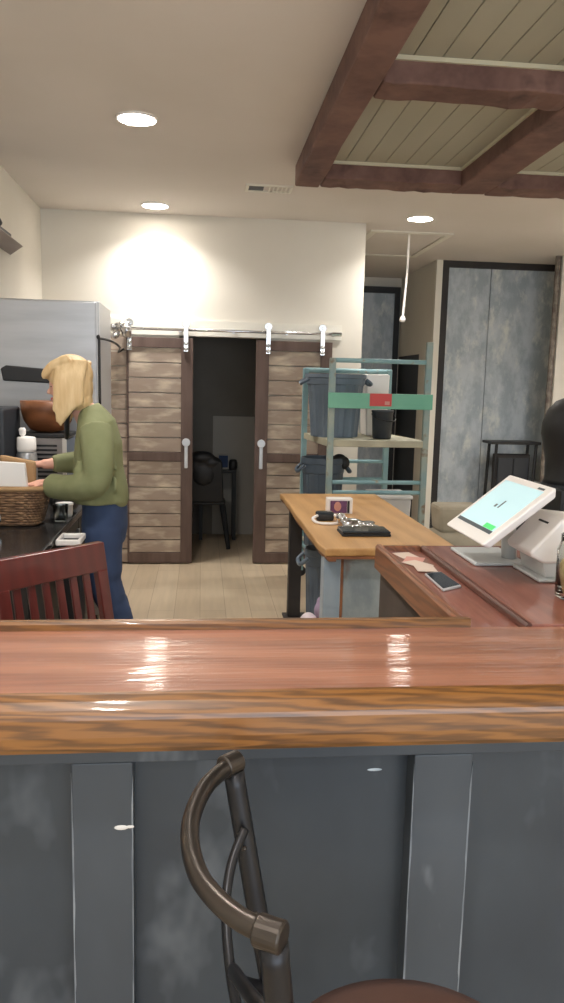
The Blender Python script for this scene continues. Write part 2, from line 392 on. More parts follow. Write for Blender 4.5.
# ---------------------------------------------------------------- timber coffer on the ceiling
t = thing('timber_coffer', (1.9, 2.6, CE), 'rough red-brown timber beam grid with cream boards fixed to the ceiling', 'beams')
BZ = 2.87
def rough_beam(x0, x1, y0, y1, z0=BZ, z1=CE):
    b = box(B(), x0, x1, y0, y1, z0, z1)
    L = max(x1-x0, y1-y0); ax = 0 if x1-x0 > y1-y0 else 1
    for k in range(1, 14):
        co = [0, 0, 0]; co[ax] = (x0 if ax == 0 else y0)+L*k/14
        no = [0, 0, 0]; no[ax] = 1
        bmesh.ops.bisect_plane(b, geom=b.verts[:]+b.edges[:]+b.faces[:], plane_co=co, plane_no=no)
    for v in b.verts:
        if v.co.z < z1-.01:
            v.co.x += random.uniform(-.007, .007); v.co.y += random.uniform(-.007, .007); v.co.z += random.uniform(-.006, .006)
    return b
obj('long_beam', rough_beam(.585, .745, -.6, 5.24), 'beam', t, bevel=.01)
obj('long_beam', rough_beam(1.62, 1.845, -.6, 5.24), 'beam', t, bevel=.01)
obj('long_beam', rough_beam(2.72, 2.9, -.6, 5.24), 'beam', t, bevel=.01)
for y0, y1 in ((5.03, 5.24), (3.45, 3.66), (1.85, 2.05)):
    for x0, x1 in ((.745, 1.62), (1.845, 2.72)):
        obj('cross_beam', rough_beam(x0, x1, y0, y1), 'beam', t, bevel=.01)
for y0, y1 in ((3.66, 5.03), (2.05, 3.45), (.3, 1.85)):
    for x0, x1 in ((.745, 1.62), (1.845, 2.72)):
        b = B(); n = 7; wd = (x1-x0)/n
        for k in range(n): box(b, x0+k*wd+.0018, x0+(k+1)*wd-.0018, y0, y1, 2.978, 2.998)
        obj('board_panel', b, 'boards', t, bevel=.003)
        b = B(); box(b, x0, x1, y1-.014, y1, 2.96, 2.978); box(b, x1-.012, x1, y0, y1-.014, 2.96, 2.978)
        obj('edge_trim', b, 'board_trim', t)
# air vent
t = thing('ceiling_vent', (.47, 5.87, CE), 'small white slotted air vent in the ceiling beside the beam', 'vent')
b = B(); box(b, .30, .635, 5.77, 5.79, CE-.012, CE); box(b, .30, .635, 5.95, 5.97, CE-.012, CE); box(b, .30, .32, 5.79, 5.95, CE-.012, CE); box(b, .615, .635, 5.79, 5.95, CE-.012, CE)
for k in range(1, 6): box(b, .44+.03*k, .447+.03*k, 5.79, 5.95, CE-.011, CE-.002)
obj('frame', b, 'white_trim', t)
b = B(); box(b, .325, .43, 5.795, 5.945, CE-.004, CE-.001); obj('dark_slot', b, 'machine_grey', t)

# ---------------------------------------------------------------- barn doors
def barn_door(x0, x1, x_stile, side, label):
    y0, y1 = YW-.075, YW-.035
    t = thing('barn_door', ((x0+x1)/2, YW-.055, .012), label, 'door', 'sliding barn doors')
    z0, z1, zm0, zm1 = .012, 1.975, .92, .995
    sL, sR = .10, .10
    if side == 'L': a0, a1 = x0+.15, x1-sR
    else: a0, a1 = x0+sL+.01, x1-sR
    obj('stile', box(B(), x1-sR, x1, y0-.012, y1, z0, z1), 'barn_dark', t, bevel=.003)
    if side == 'R': obj('stile', box(B(), x0, x0+sL+.01, y0-.012, y1, z0, z1), 'barn_dark', t, bevel=.003)
    for za, zb, nm in ((z1-.085, z1, 'top_rail'), (zm0, zm1, 'middle_rail'), (z0, z0+.09, 'bottom_rail')):
        obj(nm, box(B(), a0, a1, y0-.012, y1, za, zb), 'barn_dark', t, bevel=.003)
    for (za, zb, n) in ((z0+.09, zm0, 7), (zm1, z1-.085, 7)):
        b = B(); h = (zb-za)/n
        for k in range(n): box(b, a0, a1, y0, y1, za+k*h+.004, za+(k+1)*h-.004)
        obj('plank_panel', b, 'plank', t, bevel=.003)
    if side == 'L':
        b = B(); h = (z1-z0)/16
        for k in range(16): box(b, x0, a0-.016, y0+.006, y1, z0+k*h+.004, z0+(k+1)*h-.004)
        obj('plank_panel', b, 'plank', t, bevel=.003)
        obj('thin_stile', box(B(), a0-.016, a0, y0-.012, y1, z0, z1), 'barn_dark', t)
    # handle
    hx = x1-.055 if side == 'L' else x0+.055
    h = obj('pull_handle', box(B(), hx-.016, hx+.016, y0-.03, y0-.012, .86, 1.07), 'steel_light', t, bevel=.006)
    bb = B(); tube(bb, [(hx, y0-.012, 1.085), (hx, y0-.036, 1.085)], .036, 16); obj('handle_plate', bb, 'steel_light', h, bevel=.004)
    # hangers
    for cx in ((x0+.16, x1-.06) if side == 'L' else (x0+.10, x1-.09)):
        s = obj('hanger_strap', box(B(), cx-.02, cx+.02, y0-.030, y0-.0125, 1.86, 2.07), 'chrome', t, bevel=.004)
        bb = B(); tube(bb, [(cx, y0-.006, 2.093), (cx, y0+.019, 2.093)], .034, 20); tube(bb, [(cx, y0-.024, 2.09), (cx, y0-.002, 2.09)], .012, 12)
        obj('roller', bb, 'chrome', s, bevel=.003)
        bb = B()
        for zz in (1.885, 1.93): ell(bb, (cx, y0-.032, zz), (.018, .012, .018), seg=14, ring=8)
        obj('bolt', bb, 'chrome', s, smooth=True)
    return t
barn_door(-.775, -.078, 0, 'L', 'left sliding barn door of whitewashed planks, beside the refrigerator')
barn_door(.467, 1.13, 0, 'R', 'right sliding barn door of whitewashed planks, behind the scaffold rack')
t = thing('barn_door_track', (.27, YW-.05, 2.05), 'chrome rail with stand-offs above both barn doors', 'rail')
obj('rail_tube', tube(B(), [(-.66, YW-.06, 2.047), (1.20, YW-.06, 2.047)], .013, 14), 'chrome', t, smooth=True)
obj('end_cap', tube(B(), [(1.12, YW-.06, 2.047), (1.21, YW-.06, 2.047)], .02, 14), 'chrome', t, bevel=.003)
for cx in (-.66, -.19, .27, .73, 1.15):
    obj('stand_off', tube(B(), [(cx, YW-.02, 2.047), (cx, YW-.05, 2.047)], .018, 12), 'chrome', t)
# crumpled clear film and the cord by the refrigerator
b = B()
for k in range(9): ell(b, (-.70+random.uniform(-.06, .07), YW-.16+random.uniform(-.02, .02), 2.03+random.uniform(-.06, .05)), (random.uniform(.02, .05), .03, random.uniform(.02, .045)), seg=10, ring=7)
tag(fused('plastic_wrap', b, 'foil', None, .008, 2), 'crumpled shiny plastic hanging at the left end of the door track', 'plastic')

# ---------------------------------------------------------------- store room furniture
t = thing('stacking_chair', (.06, 7.72, 0), 'black moulded chair in the dark store room doorway', 'chair')
b = B(); box(b, -.12, .24, 7.50, 7.84, .43, .46); obj('seat', b, 'machine', t, bevel=.02)
b = B(); hexa(b, [(-.10, 7.48, .46), (.22, 7.48, .46), (.22, 7.51, .46), (-.10, 7.51, .46)], [(-.12, 7.42, .86), (.20, 7.42, .86), (.20, 7.45, .86), (-.12, 7.45, .86)])
obj('backrest', b, 'machine', t, bevel=.012)
for sx, sy in ((-1, -1), (1, -1), (-1, 1), (1, 1)):
    cx, cy = .06+sx*.15, 7.67+sy*.14
    obj('leg', tube(B(), [(cx, cy, .43), (cx+sx*.06, cy+sy*.05, 0)], [.03, .02], 8), 'machine', t)
b = B(); fused_pts = [((.0, 7.465, .90), (.13, .07, .06)), ((.1, 7.47, .85), (.1, .06, .06)), ((-.06, 7.48, .84), (.08, .06, .1)), ((.02, 7.465, .76), (.13, .045, .14))]
for c, r in fused_pts: ell(b, c, r)
tag(fused('jacket', b, 'black', None, .012, 4), 'black jacket bundled over the store room chair back', 'jacket')
t = thing('side_table', (.24, 8.05, 0), 'small black table standing behind the store room chair', 'table')
obj('table_top', box(B(), -.02, .36, 7.93, 8.22, .70, .73), 'machine', t, bevel=.005)
for cx in (.0, .34):
    for cy in (7.95, 8.19): obj('leg', box(B(), cx-.018, cx+.018, cy-.018, cy+.018, 0, .70), 'machine', t)
t = tag(obj('carton', box(B(), .17, .28, 7.98, 8.04, .73, .88), 'pale_wall', loc=(.22, 8.0, .73), bevel=.004), 'small pale box with blue face on the store room table', 'box')
obj('blue_face', box(B(), .178, .272, 7.974, 7.98, .75, .872), 'denim', t)
tag(obj('jar', lathe(B(), [(.04, .73), (.045, .75), (.045, .80), (.035, .83), (.02, .835)], (.325, 7.97), 18), 'machine', loc=(.325, 7.97, .73), smooth=True), 'small dark round pot at the right end of the store room table', 'pot')

# ---------------------------------------------------------------- refrigerator
t = thing('refrigerator', (-.99, 5.4, 0), 'tall stainless steel refrigerator against the left wall', 'refrigerator')
obj('cabinet', box(B(), -1.30, -.648, 5.10, 5.72, .06, 2.09), 'steel', t, bevel=.008)
dr = obj('door', box(B(), -1.30, -.655, 5.04, 5.095, .14, 2.083), 'steel', t, bevel=.012)
obj('side_skin', box(B(), -.648, -.6445, 5.10, 5.72, .06, 2.088), 'steel_light', t)
obj('door_edge', box(B(), -.655, -.6515, 5.045, 5.09, .15, 2.075), 'steel_light', dr)
b = B(); prism(b, [(-1.22, 1.585), (-.90, 1.575), (-.80, 1.58), (-.785, 1.62), (-.80, 1.665), (-.92, 1.66), (-1.2, 1.68), (-1.235, 1.66)], 'Y', 5.012, 5.04)
obj('handle', b, 'black', dr, bevel=.008)
for cx in (-1.25, -.70):
    for cy in (5.15, 5.67): obj('foot', lathe(B(), [(.025, 0), (.025, .02), (.016, .03), (.016, .06)], (cx, cy), 14), 'black', t)
tag(obj('power_cord', tube(B(), spline([(-.64, 5.06, 1.45), (-.64, 5.05, 1.84), (-.645, 5.07, 1.86), (-.60, 5.4, 1.86), (-.62, 6.1, 1.85), (-.70, 6.78, 1.84), (-.66, 6.815, 1.87)]), .008, 8), 'black', smooth=True), 'thin black cord looping from refrigerator edge to barn door', 'cord')

# ---------------------------------------------------------------- left wall canopy
t = thing('wall_canopy', (-1.2, 5.4, 2.45), 'grey sloped wooden canopy on the left wall', 'canopy')
b = B(); hexa(b, [(XL, 4.9, 2.455), (-1.17, 4.9, 2.455), (-1.17, 5.44, 2.455), (XL, 5.84, 2.455)], [(XL, 4.9, 2.58), (XL+.012, 4.9, 2.58), (XL+.012, 5.40, 2.58), (XL, 5.40, 2.58)])
obj('hood', b, 'hood', t, bevel=.003)
obj('dark_slot', box(B(), XL, XL+.105, 4.93, 5.42, 2.505, 2.525), 'black', t)
obj('hook_rail', tube(B(), spline([(XL+.02, 4.9, 2.65), (XL+.02, 5.3, 2.64), (XL+.02, 5.5, 2.615), (XL+.02, 5.46, 2.59)]), .011, 8), 'charcoal', t, smooth=True)

# ---------------------------------------------------------------- left work counter and what stands on it
t = thing('work_counter', (-.98, 4.0, 0), 'black-topped work counter along the left wall', 'counter')
obj('worktop', box(B(), XL+.002, -.65, 3.1, 4.95, .865, .90), 'counter_top', t, bevel=.006)
obj('cabinet_body', box(B(), XL+.004, -.69, 3.13, 4.93, .09, .865), 'cabinet', t)
obj('plinth', box(B(), XL+.004, -.74, 3.16, 4.93, 0, .09), 'black', t)
for k in range(3):
    d = obj('cabinet_door', box(B(), -.69, -.672, 3.15+.6*k, 3.73+.6*k, .12, .85), 'cabinet', t, bevel=.004)
    obj('handle', box(B(), -.672, -.655, 3.66+.6*k, 3.68+.6*k, .62, .8), 'steel', d, bevel=.003)
t = thing('rubbish_bin', (-.59, 3.58, 0), 'black bin with a thick white rim beside the counter edge', 'bin')
obj('bin_body', hexa(B(), [(-.635, 3.52, 0), (-.545, 3.52, 0), (-.545, 3.65, 0), (-.635, 3.65, 0)], [(-.640, 3.50, .87), (-.54, 3.50, .87), (-.54, 3.662, .87), (-.640, 3.662, .87)]), 'black', t)
b = B(); box(b, -.645, -.535, 3.495, 3.51, .865, .893); box(b, -.645, -.535, 3.652, 3.667, .865, .893); box(b, -.645, -.63, 3.51, 3.652, .865, .893); box(b, -.55, -.535, 3.51, 3.652, .865, .893)
obj('rim', b, 'white', t, bevel=.006)

# wicker basket
def basket():
    cx, cy, z0, z1 = -.895, 3.86, .9005, 1.085
    a0, b0, a1, b1 = .115, .085, .155, .115
    t = thing('wicker_basket', (cx, cy, z0), 'brown wicker basket on the counter in front of the woman', 'basket')
    b = B(); n = 56; rows = 13
    for i in range(rows):
        f = (i+.5)/rows; z = z0+.008+(z1-z0-.016)*f
        a = a0+(a1-a0)*f; q = b0+(b1-b0)*f; pts = []
        for j in range(n+1):
            th = 2*PI*j/n; wv = .006*(1 if (j+i) % 2 else -1)
            c, s = math.cos(th), math.sin(th); e = .45
            pts.append((cx+(a+wv)*math.copysign(abs(c)**e, c), cy+(q+wv)*math.copysign(abs(s)**e, s), z))
        tube(b, pts, .0075, 5, up=(0, 0, 1))
    obj('weave', b, 'wicker', t, smooth=True)
    def loop(a, q, z, k=40):
        P = []
        for j in range(k+1):
            th = 2*PI*j/k; c, s = math.cos(th), math.sin(th); e = .45
            P.append((cx+a*math.copysign(abs(c)**e, c), cy+q*math.copysign(abs(s)**e, s), z))
        return P
    obj('rim', tube(B(), loop(a1+.003, b1+.003, z1), .013, 8, up=(0, 0, 1)), 'kraft', t, smooth=True)
    b = B(); bv = [b.verts.new(p) for p in loop(a0, b0, z0+.004)[:-1]]; f = b.faces.new(bv)
    r = bmesh.ops.extrude_face_region(b, geom=[f]); bmesh.ops.translate(b, verts=[v for v in r['geom'] if isinstance(v, bmesh.types.BMVert)], vec=(0, 0, .008))
    obj('base', b, 'wicker', t)
basket()
b = B(); hexa(b, [(-.985, 3.79, .925), (-.81, 3.79, .925), (-.81, 3.825, .925), (-.985, 3.825, .925)], [(-1.03, 3.765, 1.215), (-.83, 3.765, 1.205), (-.83, 3.80, 1.205), (-1.03, 3.80, 1.215)])
t = tag(obj('carton', b, 'white', loc=(-.9, 3.82, .925), bevel=.004), 'white carton leaning out of the wicker basket', 'carton')
b = B(); hexa(b, [(-.95, 3.90, .925), (-.81, 3.90, .925), (-.81, 3.935, .925), (-.95, 3.935, .925)], [(-.98, 3.905, 1.23), (-.81, 3.905, 1.20), (-.81, 3.95, 1.20), (-.98, 3.95, 1.23)])
tag(obj('paper_bag', b, 'kraft', loc=(-.88, 3.91, .925), bevel=.012), 'brown paper bag held in the basket behind the white carton', 'bag')
# small things on the counter
t = thing('milk_jug', (-.99, 3.66, .9005), 'stainless milk jug on the counter in front of the basket', 'jug')
b = lathe(B(), [(.04, .9005), (.045, .91), (.042, .96), (.034, .985), (.038, 1.0), (.034, 1.0), (.03, .985)], (-.99, 3.66), 22); obj('body', b, 'chrome', t, smooth=True)
obj('handle', tube(B(), spline([(-.952, 3.66, .98), (-.925, 3.66, .975), (-.925, 3.66, .94), (-.95, 3.66, .925)]), .005, 8), 'chrome', t, smooth=True)
tag(obj('cup', lathe(B(), [(.03, .9005), (.032, .905), (.038, .985), (.035, .985), (.029, .91)], (-.695, 3.93), 22), 'film', loc=(-.695, 3.93, .9005), smooth=True), 'small clear cup on the counter right of the basket', 'cup')
tag(obj('lidded_tub', lathe(B(), [(.035, .9005), (.04, .91), (.042, .96), (.045, .962), (.045, .972), (.01, .975)], (-.70, 4.07), 22), 'white', loc=(-.70, 4.07, .9005), smooth=True), 'white lidded tub on the counter under her sleeve', 'tub')
b = B()
for c, r in (((-.72, 4.25, .955), (.07, .12, .055)), ((-.68, 4.2, .97), (.035, .08, .06)), ((-.76, 4.3, .95), (.06, .08, .05))): ell(b, c, r)
tag(fused('cloth_bundle', b, 'black', None, .008, 3), 'crumpled black cloth on the counter beyond the tub', 'cloth')
# louvred appliance with wooden bowl
t = thing('countertop_oven', (-.85, 4.66, .9005), 'grey louvred appliance on the counter before the refrigerator', 'appliance')
obj('casing', box(B(), -1.02, -.775, 4.56, 4.86, .915, 1.27), 'warm_grey', t, bevel=.006)
obj('side_panel', box(B(), -.775, -.765, 4.57, 4.85, .93, 1.26), 'blue_grey', t)
obj('corner_post', box(B(), -.79, -.768, 4.552, 4.572, .915, 1.27), 'offwhite', t)
b = B()
for k in range(8): box(b, -.98, -.82, 4.553, 4.561, 1.045+.025*k, 1.056+.025*k)
obj('louvre_slots', b, 'black', t)
obj('black_lid', box(B(), -1.03, -.76, 4.55, 4.87, 1.27, 1.295), 'black', t, bevel=.006)
for cx in (-1.0, -.8):
    for cy in (4.58, 4.84): obj('foot', lathe(B(), [(.015, .9005), (.015, .916)], (cx, cy), 10), 'black', t)
tag(obj('wooden_bowl', lathe(B(), [(.06, 1.2955), (.10, 1.31), (.135, 1.36), (.15, 1.42), (.153, 1.475), (.143, 1.475), (.138, 1.42), (.12, 1.36), (.06, 1.325)], (-.895, 4.70), 36), 'brown_bowl', loc=(-.895, 4.70, 1.2955), smooth=True), 'deep brown wooden bowl on top of the louvred appliance', 'bowl')
t = thing('vacuum_flask', (-.955, 4.4, .9005), 'grey pump flask with bright lid and knob beside the black machine', 'flask')
obj('body', lathe(B(), [(.05, .9005), (.056, .91), (.056, 1.18), (.05, 1.20), (.045, 1.205)], (-.955, 4.4), 24), 'steel', t, smooth=True)
obj('lid', lathe(B(), [(.05, 1.205), (.052, 1.22), (.05, 1.28), (.045, 1.285), (.01, 1.29)], (-.955, 4.4), 24), 'white', t, smooth=True)
obj('knob', lathe(B(), [(.008, 1.288), (.018, 1.30), (.020, 1.325), (.012, 1.335)], (-.975, 4.4), 16), 'white', t, smooth=True)
t = thing('coffee_machine', (-1.15, 4.4, .9005), 'dark grey boxy coffee machine at the left edge of the counter', 'coffee machine')
obj('casing', box(B(), -1.305, -1.055, 4.32, 4.72, .92, 1.44), 'machine_grey', t, bevel=.012)
obj('drip_tray', box(B(), -1.295, -1.065, 4.22, 4.32, .9005, .95), 'black', t, bevel=.006)
obj('brew_head', box(B(), -1.255, -1.105, 4.25, 4.32, 1.2, 1.32), 'black', t, bevel=.01)
obj('base', box(B(), -1.295, -1.065, 4.34, 4.70, .9005, .92), 'black', t)

# ---------------------------------------------------------------- the woman
def woman():
    t = thing('person', (-.42, 3.85, 0), 'blonde woman in olive shirt and jeans reaching into the basket at the counter', 'person')
    nl, nr = 3.69, 4.01            # her left side is nearer the camera
    b = B()
    # head: facing -X, tipped down
    ell(b, (-.622, 3.85, 1.61), (.088, .074, .102), ('Y', -.35))
    ell(b, (-.655, 3.85, 1.555), (.062, .062, .09), ('Y', -.45))
    ell(b, (-.683, 3.85, 1.495), (.028, .034, .03))                # chin
    tube(b, [(-.70, 3.85, 1.578), (-.722, 3.85, 1.545), (-.725, 3.85, 1.53)], [.008, .012, .013], 10)   # nose
    ell(b, (-.70, 3.85, 1.508), (.012, .02, .008))
    for s in (-1, 1):
        ell(b, (-.60, 3.85+s*.077, 1.575), (.018, .009, .03))       # ears
        ell(b, (-.705, 3.85+s*.028, 1.585), (.01, .018, .008))      # brow
    tube(b, [(-.61, 3.85, 1.56), (-.58, 3.85, 1.48), (-.52, 3.85, 1.40)], [.05, .052, .075], 16)
    # trunk under the clothes
    tube(b, [(-.52, 3.85, 1.44), (-.505, 3.85, 1.36), (-.495, 3.85, 1.2), (-.48, 3.85, 1.05), (-.47, 3.85, .9)],
         [(.07, .05), (.145, .075), (.13, .085), (.125, .09), (.14, .09)], 20, up=(-1, 0, 0))
    # arms
    for P, R in (([(-.49, nl, 1.37), (-.475, 3.635, 1.15), (-.60, 3.72, 1.11), (-.715, 3.82, 1.10), (-.745, 3.84, 1.098)], [.048, .04, .036, .026, .026]),
                 ([(-.50, nr, 1.37), (-.60, 4.05, 1.19), (-.69, 4.03, 1.185), (-.765, 4.0, 1.18), (-.79, 4.0, 1.178)], [.048, .04, .036, .026, .026])):
        tube(b, P, R, 12)
    # hands: palm, four fingers, thumb
    def hand(px, py, pz, side):
        tube(b, [(px+.02, py, pz), (px-.03, py, pz-.004), (px-.06, py, pz-.012)], [(.026, .018), (.038, .017), (.036, .014)], 12, up=(0, 0, 1))
        for k, (ln, dz) in enumerate(((.062, .0), (.07, .002), (.065, .0), (.05, -.003))):
            y = py+side*(-.028+.0187*k)
            tube(b, [(px-.05, y, pz-.008+dz), (px-.055-ln*.45, y, pz-.012+dz), (px-.052-ln*.75, y, pz-.035+dz), (px-.045-ln*.7, y, pz-.06+dz)], [.0095, .009, .0085, .007], 8)
        tube(b, [(px-.005, py-side*.025, pz-.004), (px-.03, py-side*.052, pz-.016), (px-.062, py-side*.056, pz-.034), (px-.08, py-side*.048, pz-.048)], [.013, .011, .0095, .008], 8)
    hand(-.755, 3.85, 1.105, 1); hand(-.805, 4.0, 1.18, -1)
    # legs
    for y, dx in ((3.765, 0), (3.94, -.03)):
        tube(b, [(-.475+dx, y, .92), (-.465+dx, y, .62), (-.40+dx, y, .40), (-.335+dx, y, .10), (-.34+dx, y, .06)], [.075, .05, .046, .032, .034], 12)
        tube(b, [(-.315+dx, y, .05), (-.40+dx, y, .045), (-.50+dx, y, .032)], [(.03, .03), (.035, .028), (.034, .016)], 12, up=(0, 0, 1))
    body = fused('body', b, 'skin', t, .0052, 3)
    for s in (-1, 1):
        obj('eye', ell(B(), (-.704, 3.85+s*.028, 1.567), (.009, .013, .006), seg=12, ring=8), 'eye', t, smooth=True)
    obj('lips', ell(B(), (-.711, 3.85, 1.508), (.006, .02, .008), seg=12, ring=8), 'lip', t, smooth=True)
    # shirt
    b = B()
    tube(b, [(-.545, 3.85, 1.475), (-.53, 3.85, 1.44), (-.505, 3.85, 1.395), (-.495, 3.85, 1.30), (-.497, 3.85, 1.18), (-.485, 3.85, 1.08), (-.483, 3.85, 1.02)],
         [(.06, .055), (.105, .07), (.172, .092), (.178, .112), (.172, .118), (.188, .128), (.196, .132)], 28, up=(-1, 0, 0))
    ell(b, (-.405, 3.85, 1.025), (.05, .13, .055))                     # hanging tail at the back
    for P, R in (([(-.49, 3.71, 1.375), (-.472, 3.645, 1.27), (-.475, 3.625, 1.15), (-.53, 3.65, 1.115), (-.63, 3.74, 1.095), (-.715, 3.81, 1.095)], [.08, .073, .066, .066, .062, .06]),
                 ([(-.50, 3.99, 1.375), (-.55, 4.03, 1.28), (-.60, 4.05, 1.19), (-.66, 4.04, 1.185), (-.745, 4.01, 1.18)], [.08, .07, .06, .055, .042])):
        tube(b, spline(P, 4), [r for i in range(len(R)-1) for r in [R[i]+(R[i+1]-R[i])*k/4 for k in range(4)]]+[R[-1]], 16)
    for k in range(14):                                             # folds
        z = random.uniform(1.15, 1.32); y = random.choice((3.66, 3.68, 3.70)); x = random.uniform(-.58, -.40)
        tube(b, [(x, y, z), (x+random.uniform(-.03, .03), y-.004, z-.07)], .012, 6)
    shirt = fused('shirt', b, 'shirt', t, .009, 4)
    # dark scarf at the neck
    obj('neck_band', tube(B(), spline([(-.60, 3.79, 1.475), (-.63, 3.79, 1.43), (-.64, 3.82, 1.36), (-.645, 3.85, 1.33)]), [(.02, .012)]*25, 10), 'black', t, smooth=True)
    # jeans
    b = B()
    tube(b, [(-.47, 3.85, 1.06), (-.468, 3.85, .98), (-.47, 3.85, .90), (-.472, 3.85, .82)], [(.165, .105), (.175, .108), (.178, .112), (.165, .10)], 28, up=(-1, 0, 0))
    for y, dx in ((3.765, .0), (3.94, -.03)):
        tube(b, spline([(-.472+dx, y, .90), (-.468+dx, y, .78), (-.462+dx, y, .64), (-.425+dx, y, .52), (-.392+dx, y, .44), (-.345+dx, y, .22), (-.325+dx, y, .06)], 3),
             [.096]*3+[.09]*3+[.078]*3+[.07]*3+[.066]*3+[.072]*3+[.08], 18)
    obj_j = fused('jeans', b, 'denim', t, .009, 4)
    # shoes
    for y, dx in ((3.765, 0), (3.94, -.03)):
        b = B()
        tube(b, [(-.275+dx, y, .045), (-.34+dx, y, .05), (-.43+dx, y, .042), (-.52+dx, y, .03), (-.55+dx, y, .026)], [(.035, .042), (.04, .048), (.046, .04), (.044, .028), (.03, .022)], 14, up=(0, 0, 1))
        o = fused('shoe', b, 'black', t, .007, 3)
    # hair: cap and long side curtains, face left free towards -X
    b = B()
    ell(b, (-.622, 3.85, 1.622), (.106, .094, .1), ('Y', -.2))
    ell(b, (-.588, 3.85, 1.565), (.07, .09, .115))
    ell(b, (-.575, 3.85, 1.50), (.055, .08, .06))
    for s in (-1, 1):
        for k in range(9):
            x = -.565-.0136*k
            low = (1.485, 1.475, 1.46, 1.44, 1.42, 1.40, 1.385, 1.40, 1.45)[k]
            tube(b, spline([(x+.02, 3.85+s*.05, 1.69), (x+.003, 3.85+s*.092, 1.60), (x, 3.85+s*.096, 1.50), (x-.012, 3.85+s*.09, low)], 4),
                 [(.016, .018)]*9+[(.015, .015)]*2+[(.012, .011), (.006, .006)], 8)
    for k in range(7):                                              # fringe
        y = 3.85-.07+.0233*k
        tube(b, spline([(-.62, y, 1.70), (-.69, y, 1.67), (-.727, y, 1.625), (-.735, y, 1.60)], 4), [.02]*9+[.016, .013, .01, .006], 8)
    obj_h = fused('hair', b, 'hair', t, .006, 3)
    return t
woman()

# ---------------------------------------------------------------- mahogany chair
def slat_chair():
    P = Vector((-.385, 2.95)); u = Vector((-.69, -.724)); n = Vector((.724, -.69)); W = .46
    def q(a, bb, z): v = P+u*a+n*bb; return (v.x, v.y, z)
    def bx(b, a0, a1, b0, b1, z0, z1, lean=0):
        l0, l1 = (lean*(1-z0), lean*(1-z1))
        return hexa(b, [q(a0, b0+l0, z0), q(a1, b0+l0, z0), q(a1, b1+l0, z0), q(a0, b1+l0, z0)], [q(a0, b0+l1, z1), q(a1, b0+l1, z1), q(a1, b1+l1, z1), q(a0, b1+l1, z1)])
    c = P+u*W/2+n*.3
    t = thing('slat_back_chair', (c.x, c.y, 0), 'dark red mahogany slat-back chair behind the bar', 'chair')
    ln = .2
    obj('top_rail', bx(B(), -.004, W+.004, -.004, .03, .895, 1.0, ln), 'mahogany', t, bevel=.005)
    for a in (0, W-.045): obj('back_post', bx(B(), a, a+.045, .001, .033, .46, .9, ln), 'mahogany', t, bevel=.004)
    for k in range(6):
        a = .075+k*.0585; obj('slat', bx(B(), a, a+.03, .01, .022, .54, .897, ln), 'mahogany', t, bevel=.003)
    obj('lower_rail', bx(B(), .045, W-.045, .004, .03, .49, .54, ln), 'mahogany', t, bevel=.004)
    obj('seat', bx(B(), -.005, W+.005, .10, .53, .435, .465), 'mahogany', t, bevel=.012)
    for a, bb in ((0, .108), (W-.045, .108), (0, .48), (W-.045, .48)): obj('leg', bx(B(), a, a+.042, bb, bb+.036, 0, .436), 'mahogany', t, bevel=.004)
    for a in (.008, W-.035): obj('stretcher', bx(B(), a, a+.022, .14, .49, .2, .225), 'mahogany', t, bevel=.003)
slat_chair()

# ---------------------------------------------------------------- scaffold rack and bins
def rack():
    fl, fr, bl, br = (.93, 5.6), (1.64, 5.62), (.845, 6.42), (1.545, 6.44)
    t = thing('scaffold_rack', (1.25, 6.0, 0), 'worn teal scaffold rack with a green side board, beside the right barn door', 'rack')
    for nm, (x, y), h in (('post', fl, 1.80), ('post', fr, 1.93), ('post', bl, 1.74), ('post', br, 1.745)):
        obj(nm, box(B(), x-.022, x+.022, y-.022, y+.022, .05, h), 'teal_post' if y < 6 else 'teal', t, bevel=.004)
        obj('caster', tube(B(), [(x, y-.02, .045), (x, y+.02, .045)], .045, 18), 'black', t)
    def bar(nm, p, q_, z, r=.016, m='teal'):
        b = B(); tube(b, [(p[0], p[1], z), (q_[0], q_[1], z)], r, 10); obj(nm, b, m, t, smooth=True)
    bar('crossbar', fl, fr, 1.785, .017); bar('crossbar', bl, br, 1.725, .022)
    bar('crossbar', fl, fr, .905); bar('crossbar', fl, fr, .83); bar('crossbar', bl, br, .98); bar('crossbar', bl, br, .83)
    bar('crossbar', fl, bl, .28); bar('crossbar', fr, br, .28); bar('crossbar', fl, fr, .33); bar('crossbar', bl, br, .33)
    sb = obj('side_board', box(B(), .90, 1.665, 5.555, 5.578, 1.445, 1.555), 'green', t, bevel=.003)
    sl = obj('red_label', box(B(), 1.20, 1.36, 5.552, 5.555, 1.465, 1.555), 'red', sb)
    tag(sl, 'red label with a pale corner patch')
    obj('label_patch', box(B(), 1.31, 1.345, 5.550, 5.552, 1.475, 1.50), 'pink', sl)
    b = B(); hexa(b, [(.91, 5.58, 1.165), (1.66, 5.60, 1.165), (1.56, 6.42, 1.165), (.84, 6.40, 1.165)], [(.91, 5.58, 1.215), (1.66, 5.60, 1.215), (1.56, 6.42, 1.215), (.84, 6.40, 1.215)])
    obj('deck', b, 'tan_deck', t, bevel=.004)
    b = B(); hexa(b, [(.91, 5.62, .31), (1.66, 5.64, .31), (1.60, 6.42, .31), (.85, 6.40, .31)], [(.91, 5.62, .345), (1.66, 5.64, .345), (1.60, 6.42, .345), (.85, 6.40, .345)])
    obj('deck', b, 'tan_deck', t, bevel=.004)
rack()
